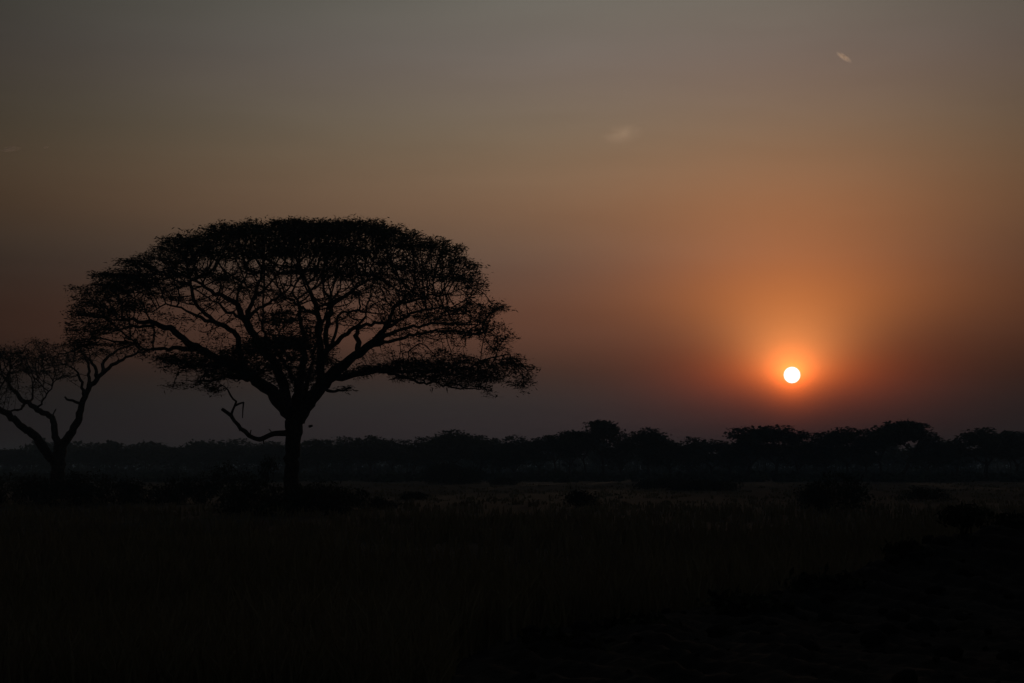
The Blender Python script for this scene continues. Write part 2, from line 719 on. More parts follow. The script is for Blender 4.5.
big_limbs = [
    # trunk
    [(291.5, 512, 0, 13), (291.5, 503, 0, 9.5), (291.5, 490, 0, 7.6), (292, 465, 0, 7.0), (293, 445, 0, 7.4), (294, 432, 0, 8.2), (294.5, 420, 0, 9.4), (295, 412, 0, 9.8)],
    # left main limb
    [(293, 419, 0, 8), (285, 408, -0.2, 7.5), (276, 397, -0.6, 6.8), (267, 388.5, -1, 6), (250, 375, -1.6, 5), (227, 364, -2.0, 4.2), (214, 357, -2.3, 4), (199, 349, -2.6, 3.6), (187, 341, -3, 3.4), (175, 331, -3.2, 3), (154, 322, -3.6, 2.5), (131, 320, -4, 1.5), (112, 320, -4.4, 0.8)],
    [(199, 349, -2.6, 3), (182, 348, -2, 2.2), (163, 348, -1.5, 1.6), (140, 350, -1, 1)],
    [(154, 323, -3.6, 2), (140, 328, -4.4, 1.3), (130, 326, -5, 1.1), (116, 331, -5.5, 0.8), (100, 333, -6, 0.6)],
    [(232, 366, -2, 3), (218, 366, -3.5, 2), (200, 365, -4.5, 1.5), (180, 368, -5.5, 1)],
    [(256, 379, -1.5, 3), (240, 377, -3.5, 2), (222, 378, -5, 1.4), (200, 384, -6, 1)],
    # limb behind it, rising to the left shoulder
    [(288, 405, 0.4, 6), (284, 384, 0.9, 5), (275, 365, 1.4, 4.4), (266, 354, 1.8, 4), (256, 337, 2.2, 3.8), (247, 324, 2.4, 3.8), (243, 317, 2.5, 3.6), (239, 306, 2.7, 2.8), (226, 296.5, 3.2, 2.4), (212, 291.5, 3.6, 2), (200, 283, 4, 1.4), (186, 276, 4.5, .9)],
    [(244, 370, 1.2, 3), (240, 356, 0.6, 3), (238.5, 345, 0.3, 2.8), (236.5, 333.5, 0, 2.7), (229, 327, -0.4, 2.4), (214, 321, -0.8, 2.2), (206, 314, -1, 2), (199, 309, -1.4, 1.7), (193, 299, -1.8, 1.7), (191, 286, -2, 1.6), (189, 274, -2.2, 1.2)],
    [(214, 321.5, -0.8, 2), (202, 319.5, -1.6, 1.6), (193, 314, -2.2, 1.3), (181, 307, -2.6, 1), (165, 303, -3, .8), (152, 312, -3, .6)],
    [(241, 318, 2.5, 2), (232, 313, 1.6, 1.5), (223, 311, 1, 1.4), (220, 304, 0.4, 1.1), (212, 301, 0, .8)],
    [(246, 321, 2.4, 2.6), (251, 306, 3, 2.2), (257, 293, 3.4, 2), (259.5, 280, 3.8, 1.6), (263, 268, 4, 1)],
    [(248, 318, 2.4, 2.2), (257, 309, 1.5, 1.7), (265, 305, 1, 1.5), (280, 296, 0.3, 1.2), (290, 287, 0, .9)],
    [(240, 306, 2.7, 2), (238, 296, 2.2, 1.4), (240, 284, 1.8, 1.2), (247, 274, 1.4, .9)],
    [(256, 296, 3.2, 1.6), (266, 288, 3, 1.2), (273, 280, 2.8, .9)],
    # central stem
    [(296, 414, 0.3, 7), (298, 395, 1.2, 5), (301, 378, 2, 4), (304, 355, 2.8, 3.2), (304, 337, 3.3, 2.6), (300, 318, 3.8, 2), (299.5, 304, 4.2, 1.5), (292, 292, 4.6, 1.2)],
    # right main limb
    [(297, 415, 0, 9), (306, 404, -0.2, 8.2), (315, 393, -0.4, 7.2), (330, 376.5, -0.7, 6), (347, 362, -1, 4.6), (360, 352, -1.3, 4.2), (375, 342, -1.6, 3.8), (381, 336, -1.8, 3.2), (386, 326, -2, 2.4), (395, 307, -2.4, 1.7), (404, 297, -2.8, 1.2), (415, 288, -3.2, .8)],
    [(318, 391, -0.4, 5), (321, 377, -1, 4.2), (321.5, 362, -1.4, 3.8), (320, 342, -1.8, 3.2), (318, 320, -2.2, 2.8), (316, 306, -2.4, 2.4), (310, 291, -2.8, 1.6), (305, 280, -3, 1)],
    [(322, 359, -1.4, 3), (328, 349, -1.6, 2.8), (326, 334, -1.4, 2.4), (329, 318, -1.2, 2.6), (333, 303, -1, 2.6), (343, 298, -0.8, 2), (356, 288, -0.6, 1.5), (367, 281, -0.4, 1), (380, 272, 0, .7)],
    [(329, 348, -1.6, 2.6), (339, 340, -2.2, 2.2), (349, 331, -2.8, 2), (357, 326, -3.2, 1.8), (374, 323.5, -3.8, 1.5), (392, 321, -4.4, 1.2), (410, 316, -5, .8)],
    [(333, 345, -1.8, 1.8), (336, 331, -1.4, 1.4), (337.5, 317, -1, 1.3), (344, 312, -0.6, 1.2), (361, 310.5, 0, 1), (372, 313, .4, .8)],
    [(333, 303, -1, 2), (325, 293, -.4, 1.3), (322, 281, 0, 1)],
    [(317, 308, -2.4, 2), (330, 302, -3, 1), (338, 292, -3.4, .8)],
    [(317, 312, -2.3, 1.6), (303, 309, -1.6, 1.3), (293, 302, -1, 1.2), (284, 295, -.6, 1), (278, 287, 0, .8)],
    [(358, 353, -1.3, 3), (358, 341, -0.6, 2.6), (355.5, 333, 0, 2.2), (360, 323, .6, 1.4), (366, 316, 1, 1)],
    [(374, 343, -1.6, 3), (384, 338, -2.6, 2.2), (395, 331, -3.4, 1.6), (412, 326.5, -4.2, 1.4), (434, 323.5, -5, 1.2), (459, 324, -5.8, .9), (478, 325, -6.5, .6)],
    [(368, 348, -1.4, 2.6), (388, 342, -0.6, 1.8), (408, 336, 0.2, 1.5), (434, 331, 1.2, 1.3), (455, 331, 2.2, 1), (478, 335, 3, .7)],
    [(384, 330, -2, 2), (398, 322, -1, 1.5), (410, 314, 0, 1.3), (428, 309, 1.4, 1), (448, 306, 2.6, .7)],
    [(395, 308, -2.4, 1.6), (412, 300, -1.6, 1.2), (430, 296, -1, .9), (448, 294, -.5, .6)],
    # low right limb
    [(331, 378, -0.6, 5), (342, 377, 0, 3.6), (357, 374, 0.6, 2.8), (375, 370.5, 1.2, 2.4), (392, 371.5, 1.8, 2), (420, 371.5, 2.6, 1.6), (446, 369.5, 3.4, 1.4), (470, 368, 4, 1.2), (482, 361, 4.4, .9), (492, 357, 4.8, .8), (510, 354, 5.4, .6)],
    [(382, 371, 1.4, 2), (400, 376, 0.4, 1.4), (420, 382, -0.4, 1.1), (445, 385.5, -1.2, .9), (464, 389, -1.8, .7), (484, 388.5, -2.2, .5)],
    [(404, 371, 2.2, 1.4), (409, 352, 1.6, .7), (415, 345, 1.2, .6), (424, 344, .8, .5)],
    [(404, 370, 2.2, 1.2), (402, 354, 3, .6), (400, 345, 3.4, .4)],
    [(322, 388, -0.6, 2), (331, 392, -1.6, 1.5), (340, 390.5, -2.4, 1.1), (351, 388, -3.2, .8)],
    # towards and away from the viewer
    [(296, 412, 0, 7), (299, 402, -1.8, 3.4), (296, 384, -3.4, 2.4), (283, 360, -5, 1.7), (272, 345, -6.4, 1.6), (262, 330, -7.6, 1)],
    [(297, 410, 0.5, 6), (304, 396, 2.2, 3), (309, 376, 4.4, 2.2), (314, 352, 6.2, 1.6), (322, 325, 7.6, 1.6), (330, 300, 8.6, 1)],
    # dead branch low on the left
    [(290, 434, 0, 5), (276, 433, -0.4, 2.6), (267, 436, -0.7, 2.4), (258, 440, -1, 2.3), (248, 434.5, -1.3, 2.2), (240, 427, -1.5, 2), (232, 417.5, -1.7, 1.8), (222, 409, -1.9, 1.5)],
    [(231, 416.5, -1.7, 1.6), (234, 407, -1.6, 1.2), (236, 402, -1.5, 1.1), (232, 396.5, -1.4, 1), (226, 389, -1.2, .8), (220, 384, -1, .5)],
    [(235.5, 404, -1.5, 1), (240, 402, -1.9, .9), (243, 403, -2.1, .9), (243.5, 410, -2.1, .7), (242.5, 418, -2, .5)],
    [(239, 426, -1.5, .8), (239.5, 431, -1.7, .5)], [(262, 439, -.9, 1.1), (264, 444, -1.1, .6)], [(250, 436, -1.2, 1), (251, 430, -1.4, .6)], [(272, 434, -.6, .9), (269, 429, -.4, .5)],
]

big_pads = [
    # upper shell
    (205, 238, 42, 13, 0, 8, 1), (250, 232, 50, 12, 0, 10, 1), (300, 230, 52, 13, 0, 11, 1), (350, 232, 48, 14, 0, 10, 1),
    (240, 253, 60, 12, 1, 9, .7), (300, 250, 70, 14, 1, 10, .65), (355, 253, 45, 14, 1, 9, .7), (318, 225, 48, 9, 0, 8, .8),
    (185, 250, 32, 10, 0, 7, 1), (385, 240, 24, 12, 0, 8, 1),
    # left shoulder
    (160, 262, 36, 13, 0, 6, 1), (128, 278, 36, 12, 0, 6, 1), (101, 293, 32, 10, 0, 5, 1), (150, 284, 48, 10, 0, 6, .9),
    (88, 308, 20, 8, 0, 4, .6), (115, 304, 34, 9, 0, 5, .9), (182, 270, 30, 11, 0, 6, .9), (165, 299, 30, 5, -1, 3, .7),
    (84, 330, 18, 10, -1, 4, .6), (74, 317, 10, 14, 0, 3, .5), (76, 344, 12, 10, -1, 3, .5), (110, 328, 28, 8, -2, 4, .7), (82, 346, 16, 8, -1, 4, .6), (125, 343, 30, 5, -2, 3, .6),
    (105, 316, 30, 6, 0, 4, .7), (135, 312, 26, 6, -2, 3, .6),
    # right shoulder
    (412, 248, 22, 6, 0, 6, .8), (408, 238, 22, 7, 0, 6, 1), (428, 243, 22, 7, 0, 5, 1), (448, 252, 18, 8, 0, 5, 1), (378, 230, 22, 10, 0, 8, 1), (472, 272, 14, 9, 0, 4, .9), (494, 306, 10, 8, 0, 3, .8), (430, 249, 34, 8, 0, 6, 1), (455, 262, 22, 9, 0, 5, .9), (405, 266, 40, 12, 0, 6, 1),
    (438, 278, 44, 12, 0, 6, .9), (474, 288, 14, 8, 0, 4, .7), (420, 296, 40, 9, 0, 5, .8), (478, 300, 12, 6, 0, 3, .7),
    (460, 310, 46, 7, 0, 5, 1), (488, 323, 20, 8, 0, 4, .9), (430, 319, 42, 6, -2, 5, .8), (478, 333, 26, 7, 0, 4, .9),
    (499, 341, 14, 8, 0, 3, .8), (396, 306, 22, 12, 0, 5, .7), (460, 345, 14, 5, 2, 2, .5), (440, 338, 40, 4, 1, 4, .9), (496, 350, 16, 4, 3, 3, .9), (425, 352, 26, 3, 2, 3, .7), (470, 330, 40, 4, 0, 4, .9), (509, 336, 8, 7, 0, 2, .7),
    # low right
    (400, 366, 38, 7, 2, 4, 1.5), (438, 364, 48, 7, 3, 4, 1.5), (466, 374, 42, 8, 3, 4, 1.5), (515, 360, 16, 5, 5, 3, 1.8),
    (498, 366, 22, 7, 5, 3, .8), (527, 373, 10, 8, 5, 2, 1), (522, 388, 7, 7, 4, 2, .45), (531, 382, 4, 6, 5, 1.5, .6), (450, 383, 40, 4, -1, 3, .6), (485, 384, 18, 5, 0, 3, .5),
    (372, 374, 28, 5, 1.5, 3, .8), (345, 388, 12, 3, -2.6, 1.5, .7), (345, 373, 18, 4, 0, 2, .6),
    (360, 371, 26, 5, .6, 3, 1), (385, 367, 34, 6, 1.5, 4, 1.1), (415, 363, 34, 5, 3, 4, 1), (445, 372, 44, 6, 3, 4, 1.1), (482, 376, 34, 7, 4, 3, 1),
    (512, 366, 20, 7, 5, 3, 1), (425, 378, 40, 5, 0, 3, .9), (470, 358, 24, 5, 4, 3, .7), (440, 352, 24, 4, 2, 3, .4), (518, 380, 9, 7, 5, 2, .5), (490, 395, 6, 4, 0, 1.5, .4),
    # pads seen under the crown, hanging at its front and back
    (235, 352, 44, 7, -5, 3, 2), (274, 346, 34, 11, -6, 4, 2.2), (280, 322, 24, 5, -6, 3, 1.8), (276, 315, 18, 3, 6, 3, .7),
    (302, 344, 16, 13, 6, 3, 1.8), (202, 363, 46, 9, -5, 3, 1.8), (182, 358, 28, 6, -5, 3, .8), (226, 374, 34, 6, -5, 3, 1.6),
    (196, 385, 30, 4, -6, 2, .6), (212, 391, 18, 3, -6, 2, .4), (252, 364, 26, 8, -4, 3, .9), (170, 365, 20, 4, -5, 2, .4),
    (310, 374, 22, 7, 5, 3, .6), (330, 362, 14, 8, 7, 3, .35), (148, 357, 20, 4, -3, 2, .4),
    # the dark tangle over the fork
    (258, 370, 26, 9, -4, 3, 1.6), (288, 360, 18, 13, -5, 3, 1), (303, 377, 16, 8, 5, 3, .8), (283, 380, 16, 7, -3, 2, .8), (228, 364, 34, 8, -2, 3, 1),
    (300, 388, 13, 6, 3, 2, .5), (318, 366, 12, 12, 6, 3, .5), (262, 346, 20, 8, 5, 3, .6), (310, 330, 14, 8, 5, 3, .4),
    # twiggy middle storey
    (240, 285, 28, 9, 0, 6, .5), (330, 276, 60, 10, 0, 7, .6), (380, 284, 30, 12, 0, 6, .6), (285, 271, 56, 7, 0, 7, .7),
    (172, 296, 32, 6, 0, 4, .6), (220, 276, 36, 7, 0, 6, .6), (390, 323, 20, 7, -1, 4, .6), (350, 268, 48, 9, 0, 7, .7),
    (278, 297, 22, 6, 2, 4, .3), (345, 312, 22, 6, 3, 4, .3), (205, 305, 18, 8, 1, 4, .3),
]


twig_pads = [
    (225, 300, 40, 16, 1, 5, .5), (265, 292, 34, 18, 2, 6, .6), (300, 300, 26, 24, 0, 6, .5), (335, 300, 36, 22, 0, 6, .6), (372, 300, 32, 20, -1, 5, .7),
    (400, 332, 40, 10, -2, 5, .5), (350, 325, 24, 14, 0, 5, .35), (175, 318, 26, 10, -2, 4, .35), (212, 335, 30, 8, 0, 4, .25), (282, 335, 28, 12, 0, 5, .5),
    (320, 345, 22, 22, 2, 5, .4), (252, 345, 24, 12, 3, 4, .4), (430, 345, 44, 8, 1, 4, .5), (140, 330, 30, 8, -3, 3, .4), (310, 385, 14, 8, 2, 3, .4),
]


def in_twig_zone(P):
    q = np.column_stack([W / 2 + F * P[:, 0] / (SP * (P[:, 2] - EYE) + CP * P[:, 1]),
                         H / 2 - F * (CP * (P[:, 2] - EYE) - SP * P[:, 1]) / (SP * (P[:, 2] - EYE) + CP * P[:, 1])])
    m = np.zeros(len(P), bool)
    for cx, cy, rx, ry, dc, dh, den in twig_pads:
        m |= ((q[:, 0] - cx) / rx) ** 2 + ((q[:, 1] - cy) / ry) ** 2 < 1
    return m


def big_tree():
    root_p = at(291.5, 507, D1)
    root = empty("acacia_tree", (root_p[0], D1, 0), "large black umbrella-crowned acacia on a single stout trunk in the dry grass", "tree")
    sk = Skeleton()
    npx = []
    traced(sk, big_limbs, D1, 0.3, npx)
    n_tr = len(sk.P)
    A = pad_points(big_pads, D1, 125)
    A = np.vstack([A, pad_points(twig_pads, D1, 48)])
    sk.grow(A, 0.27, 8.0, 0.36, 110, 0.55, 0.16)
    P, rad, kids, chains = sk.finish(0.0135, 2.02)
    off = np.array([root_p[0], D1, 0.0])
    chains = [(p - off, r, l) for p, r, l in chains]
    dead0 = None
    # trunk and boughs: everything fed by the trunk, one continuous mesh of bark
    wood("trunk", [c for c in chains if c[1].max() > 0.09], MAT_BARK, root, 0.05, 12, 5)
    wood("branches", [c for c in chains if c[1].max() <= 0.09], MAT_BARK, root, 0.03, 6, 4)
    grown = np.arange(len(P)) >= n_tr
    tip = grown & (rad < 0.036)
    # the open middle storey carries bare twigs, few leaves
    tip &= ~((rng.uniform(size=len(P)) < .75) & in_twig_zone(P) & (np.abs(P[:, 1] - D1) < 3.6))
    C = P[tip] - off
    V, Qd = sprays(C, 0.27, 7, 0.3, 0.24, 0.08, 0.2, .38)
    # fuller pads low in the crown, at its near and far rims and on the right
    zc = SP * (P[:, 2] - EYE) + CP * P[:, 1]
    qx = W / 2 + F * P[:, 0] / zc
    qy = H / 2 - F * (CP * (P[:, 2] - EYE) - SP * P[:, 1]) / zc
    low = tip & (((qy > 312) & (qx > 150) & (qx < 335) & (np.abs(P[:, 1] - D1) > 3)) | ((qy > 350) & (qx > 355)) | (qx < 150))
    low &= (rng.uniform(size=len(P)) < .38) | ((qx > 150) & (qx < 335))
    Vl, Ql = sprays(P[low] - off, 0.3, 6, 0.3, 0.24, 0.1, 0.3, .35)
    Qd = np.vstack([Qd, Ql + len(V)])
    V = np.vstack([V, Vl])
    # hanging feathery ends along the crown's rim
    ends = P[grown & (kids == 0)] - off
    e2 = ends[rng.uniform(size=len(ends)) < 0.4]
    V2, Q2 = sprays(e2 + np.array([0, 0, -0.16]), 0.36, 2, 0.6, 0.14, 0.7, 0.18)
    mesh_obj("crown", np.vstack([V, V2]), [Qd, Q2 + len(V)], MAT_LEAF, root)
    print("big tree", len(A), len(P), len(C))


big_tree()

# ------------------------------------------------------------------ the second acacia, cut by the left edge
D2 = 135.0
left_limbs = [
    [(57.5, 501, 0, 9), (58, 490, 0, 7.4), (58.5, 470, 0, 6.6), (59, 455, 0, 6.8), (60, 447, 0, 6.5)],
    [(56, 466, 0, 5.4), (50, 458, -.6, 5), (39.5, 442, -1.8, 4.4), (31, 431.5, -2.6, 3.8), (15, 421, -3.8, 3.2), (0, 409, -5, 2.8), (-14, 401, -6, 2.3), (-30, 388, -7, 1.7), (-46, 374, -8, 1)],
    [(57.5, 448, 0, 4.4), (56, 438, .4, 3.6), (55, 425, .8, 3.2), (53.5, 416.5, 1, 3), (44, 413.5, 1.4, 2.8), (33.5, 407.5, 1.8, 2.6), (23.5, 400.5, 2.2, 2.4), (12, 388, 2.8, 1.8), (4, 378, 3.4, 1.2)],
    [(61, 446, 0, 5.2), (66, 440, -.3, 4.4), (72, 433.5, -.6, 4), (77.5, 422.5, -1, 3.7), (80.5, 407, -1.4, 3.3), (84, 398, -1.7, 3), (89.5, 387, -2, 2.6), (99.5, 375.5, -2.4, 2.2), (112.5, 365.5, -2.8, 1.8), (125.5, 358, -3.2, 1.4), (142, 351.5, -3.6, 1), (154, 348, -4, .7)],
    [(84, 397, -1.7, 2), (82, 387, -2.4, 1.5), (81, 376, -2.9, 1.2), (77.5, 371, -3.3, .9), (71, 367, -3.7, .6)],
    [(88, 389, -2, 2), (88.5, 373, -1.2, 1.5), (89, 365, -.8, 1.3), (85, 356, -.4, 1.1), (80, 348, 0, .8)],
    [(97, 378, -2.3, 2), (96, 368, -3.2, 1.6), (91, 362, -3.8, 1.2), (84, 355, -4.4, .8)],
    [(102, 373, -2.5, 1.8), (103, 361, -2, 1.5), (111, 353.5, -1.6, 1.2), (125, 347.5, -1, .9), (140, 344, -.5, .6)],
    [(79.5, 404, -1.4, 1.6), (73, 401.5, -.8, 1.3), (65, 397, -.2, .9)],
    [(26, 402.5, 2, 1.6), (21, 409, 1.2, 1.2), (9, 411, .2, .9), (-4, 408, -.8, .6)],
    [(30, 405.5, 2, 1.4), (32, 394, 2.6, 1), (33, 383, 3, .8), (40, 374, 3.5, .6)],
    [(36, 409.5, 1.7, 1.4), (43, 399, .8, .9), (50, 391, 0, .7), (56, 380, -.8, .5)],
    [(0, 408, -5, 1.8), (-3, 396, -4.4, 1.2), (2, 384, -4, .9), (10, 372, -3.6, .7)],
    [(54, 416, 1, 1), (56, 409, 1, .6)],
    [(31, 431, -2.6, 1), (26, 427, -2.2, .9)],
]
left_pads = [
    (-45, 362, 30, 9, -4, 5, .8), (-15, 352, 30, 8, -2, 6, .9), (12, 354, 26, 8, 0, 6, .9), (34, 345, 18, 8, 0, 5, .7), (14, 364, 22, 7, -2, 5, .8),
    (3, 376, 16, 9, -2, 4, .6), (45, 371, 30, 7, 1, 4, .45), (52, 363, 24, 6, 0, 4, .6), (40, 386, 18, 7, 1, 3, .3), (72, 360, 22, 7, -1, 4, .8),
    (86, 346, 20, 8, -1, 4, .8), (102, 352, 26, 6, -2, 4, .7), (68, 377, 14, 7, -2, 3, .4), (132, 346, 22, 4, -2, 3, .5), (62, 346, 14, 5, 0, 3, .4),
    (54, 352, 24, 7, 0, 4, .6), (20, 372, 24, 8, -1, 4, .7), (60, 360, 24, 7, 1, 4, .6), (28, 356, 26, 7, 1, 4, .7), (5, 388, 14, 7, -2, 3, .5), (30, 362, 30, 6, -3, 3, .6),
    (-30, 380, 20, 8, -5, 4, .5), (-5, 398, 10, 6, -3, 3, .3),
]


def left_tree():
    rp = at(57.5, 499, D2)
    root = empty("acacia_tree", (rp[0], D2, 0), "smaller crooked acacia with thin twiggy crown, cut off by the left edge", "tree")
    sk = Skeleton()
    npx = []
    traced(sk, left_limbs, D2, 0.33, npx)
    n_tr = len(sk.P)
    A = pad_points(left_pads, D2, 210)
    sk.grow(A, 0.3, 9.0, 0.42, 100, 0.4, 0.24)
    P, rad, kids, chains = sk.finish(0.016, 2.35)
    off = np.array([rp[0], D2, 0.0])
    chains = [(p - off, r, l) for p, r, l in chains]
    wood("trunk", chains, MAT_BARK, root, 0.03, 9, 4)
    grown = np.arange(len(P)) >= n_tr
    C = P[grown & (rad < 0.036)] - off
    C = C[rng.uniform(size=len(C)) < 0.8]
    V, Qd = sprays(C, 0.28, 5, 0.4, 0.22, 0.1, 0.24)
    mesh_obj("crown", V, [Qd], MAT_LEAF, root)
    print("left tree", len(P), len(C))


left_tree()


# ------------------------------------------------------------------ far tree line
def far_variant(kind, seed):
    """one 10 m tree with a crown 8 m across"""
    global rng
    rng = np.random.default_rng(seed)
    root = bpy.data.objects.new("savanna_tree", None)
    COL.objects.link(root)
    sk = Skeleton()
    lean = rng.normal(0, 0.4, 2)
    fork = {'umbrella': 4.6, 'round': 3.0, 'tall': 4.0, 'low': 2.4}[kind]
    t = sk.polyline([(0, 0, -0.2), (lean[0] * .3, lean[1] * .3, fork * .5), (lean[0], lean[1], fork)], [.26, .19, .16], -1, .4)
    for k in range(3):
        a = k * 2.1 + rng.uniform(0, 1)
        b = np.array([lean[0] + 1.4 * math.cos(a), lean[1] + 1.4 * math.sin(a), fork + 1.6])
        sk.polyline([b, b + np.array([math.cos(a), math.sin(a), 1.0])], [.11, .06], t - (k % 2), .4)
    nA = 420
    blobs = []
    if kind == 'umbrella':
        for k in range(11):
            a, r = rng.uniform(0, 6.28), rng.uniform(0, 2.9)
            blobs.append((r * math.cos(a), r * math.sin(a), 9.3 - 0.14 * r * r * rng.uniform(.7, 1.2) - .4, 1.9, .85))
        for k in range(7):
            a = rng.uniform(0, 6.28)
            blobs.append((2.0 * math.cos(a), 2.0 * math.sin(a), rng.uniform(6.6, 7.8), 1.6, .8))
    elif kind == 'round':
        for k in range(11):
            a, r = rng.uniform(0, 6.28), rng.uniform(0, 2.6)
            blobs.append((r * math.cos(a), r * math.sin(a), rng.uniform(5, 8.9 - .22 * r * r), 1.5, 1.0))
    elif kind == 'tall':
        for k in range(9):
            a, r = rng.uniform(0, 6.28), rng.uniform(0, 2.4)
            blobs.append((r * math.cos(a), r * math.sin(a), rng.uniform(6.2, 9.2 - .1 * r * r), 1.45, .7))
    else:
        for k in range(12):
            a, r = rng.uniform(0, 6.28), rng.uniform(0, 2.8)
            blobs.append((r * math.cos(a), r * math.sin(a), rng.uniform(3.4, 9.0 - .3 * r * r), 1.5, 1.1))
    A = []
    for x, y, z, rx, rz in blobs:
        u = rng.normal(0, 1, (nA // len(blobs), 3))
        u /= np.linalg.norm(u, axis=1)[:, None]
        u *= rng.uniform(0.2, 1, len(u))[:, None] ** .4
        A.append(np.array([x, y, z]) + u * np.array([rx, rx, rz]))
    A = np.concatenate(A)
    sk.grow(A, .4, 8, .55, 60, .4, .15)
    P, rad, kids, chains = sk.finish(.02, 2.4)
    wood("trunk", chains, MAT_BARK, root, .06, 7, 3)
    V, Qd = sprays(A, .62, 7, .5, .5, 0, .36)
    mesh_obj("crown", V, [Qd], MAT_LEAF_FAR, root)
    return root


KINDS = [('round', 21), ('umbrella', 22), ('round', 23), ('tall', 24), ('low', 25), ('umbrella', 26), ('low', 27), ('tall', 28)]
VAR = [far_variant(k, s) for k, s in KINDS]
used = [False] * len(VAR)
rng = np.random.default_rng(99)

FARG = "dark trees of the far tree line"
L_LEFT = "low dark tree in the even hazy stretch of far tree line behind the two acacias"
L_MID = "middling dark tree in the far tree line between the large acacia and the sun"
L_RIGHT = "dark tree in the tall stretch of far tree line to the right of the sun"
far_trees = [
    # px, top py, crown width px, distance, variant, label
    (748, 424, 46, 330, 0, "tall dark tree at the left end of the high clump below the sun"),
    (775, 423, 50, 326, 2, "broad round-topped far tree directly below and left of the sun"),
    (798, 431, 40, 334, 4, "sloping shoulder tree in the far clump directly under the sun"),
    (825, 429, 34, 338, 0, L_RIGHT), (847, 425, 36, 328, 2, L_RIGHT), (866, 429, 34, 345, 4, L_RIGHT),
    (882, 423, 38, 332, 3, L_RIGHT), (901, 421, 46, 318, 5, "tallest flat-topped far tree right of the sun with a small sky gap under its crown"),
    (930, 433, 36, 340, 6, L_RIGHT), (956, 431, 34, 335, 4, L_RIGHT),
    (985, 426, 54, 322, 2, "wide dome-crowned tree in the far tree line near the right edge"),
    (1014, 429, 44, 330, 0, L_RIGHT), (1045, 430, 46, 330, 4, L_RIGHT),
    (556, 431, 28, 325, 3, L_MID), (570, 428, 30, 330, 0, L_MID), (586, 428, 28, 322, 7, L_MID),
    (603, 421, 32, 318, 1, "umbrella-topped tree sticking up highest in the middle of the far tree line"),
    (622, 434, 28, 335, 6, L_MID),
    (649, 426, 40, 322, 2, "rounded tree standing above its neighbours right of the umbrella-topped one"),
    (669, 430, 36, 328, 4, L_MID), (690, 438, 34, 350, 6, L_MID), (712, 438, 38, 352, 2, L_MID), (730, 436, 28, 345, 4, L_MID),
    (452, 428, 44, 345, 2, "flat mound-crowned far tree just right of the large acacia's drooping crown"),
    (433, 434, 32, 350, 0, L_MID), (480, 434, 40, 355, 2, L_MID), (500, 434, 30, 348, 4, L_MID), (517, 437, 38, 352, 6, L_MID),
    (539, 436, 32, 340, 2, L_MID), (414, 436, 32, 360, 4, L_MID), (395, 437, 30, 362, 0, L_MID), (371, 434, 34, 360, 2, L_MID),
    (346, 438, 34, 370, 6, L_MID), (321, 437, 36, 372, 0, L_MID),
    (300, 441, 38, 400, 4, L_LEFT), (272, 440, 42, 410, 2, L_LEFT), (238, 440, 40, 415, 6, L_LEFT), (206, 440, 42, 418, 0, L_LEFT),
    (176, 440, 36, 420, 4, L_LEFT), (150, 441, 38, 425, 2, L_LEFT), (115, 440, 32, 425, 0, L_LEFT), (90, 444, 36, 435, 6, L_LEFT),
    (60, 446, 36, 440, 4, L_LEFT), (22, 449, 44, 450, 2, L_LEFT), (-12, 447, 44, 450, 0, L_LEFT),
]
MARKS = [(57, "the smaller left acacia's trunk"), (292, "the large acacia's trunk"), (452, "the mound-crowned far tree"),
         (603, "the umbrella-topped far tree"), (649, "the rounded far tree"), (748, "the high clump below the sun"),
         (798, "the high clump below the sun"), (901, "the tallest flat-topped far tree"), (985, "the wide dome-crowned far tree")]
ORD = ["first", "second", "third", "fourth", "fifth", "sixth"]
allx = sorted(t[0] for t in far_trees)


def far_label(px):
    """say a far tree's place by counting from the nearest landmark"""
    best = None
    for mx_, nm in MARKS:
        lo, hi = min(px, mx_), max(px, mx_)
        n_ = sum(1 for q in allx if lo <= q <= hi and q != mx_)
        if best is None or n_ < best[0]:
            best = (n_, nm, "right" if px > mx_ else "left")
    return "dark far tree, %s to the %s of %s" % (ORD[best[0] - 1], best[2], best[1])


for px, py, wpx, Y, v, label in far_trees:
    Y = Y * rng.uniform(.97, 1.03)
    if label in (L_LEFT, L_MID, L_RIGHT):
        label = far_label(px)
    p = at(px, py, Y)
    loc = (p[0], Y, 0)
    hgt = p[2] / 9.75
    wid = wpx * 1.55 * Y / F / 7.6
    rz = rng.uniform(0, 6.28)
    if not used[v]:
        o = VAR[v]
        o.location, o.rotation_euler, o.scale = loc, (0, 0, rz), (wid, wid, hgt)
        tag(o, label, "tree", FARG)
        used[v] = True
    else:
        copy_thing(VAR[v], loc, rz, (wid, wid, hgt), label, FARG)
for v in range(len(VAR)):
    if not used[v]:
        for ch in list(VAR[v].children):
            bpy.data.objects.remove(ch)
        bpy.data.objects.remove(VAR[v])


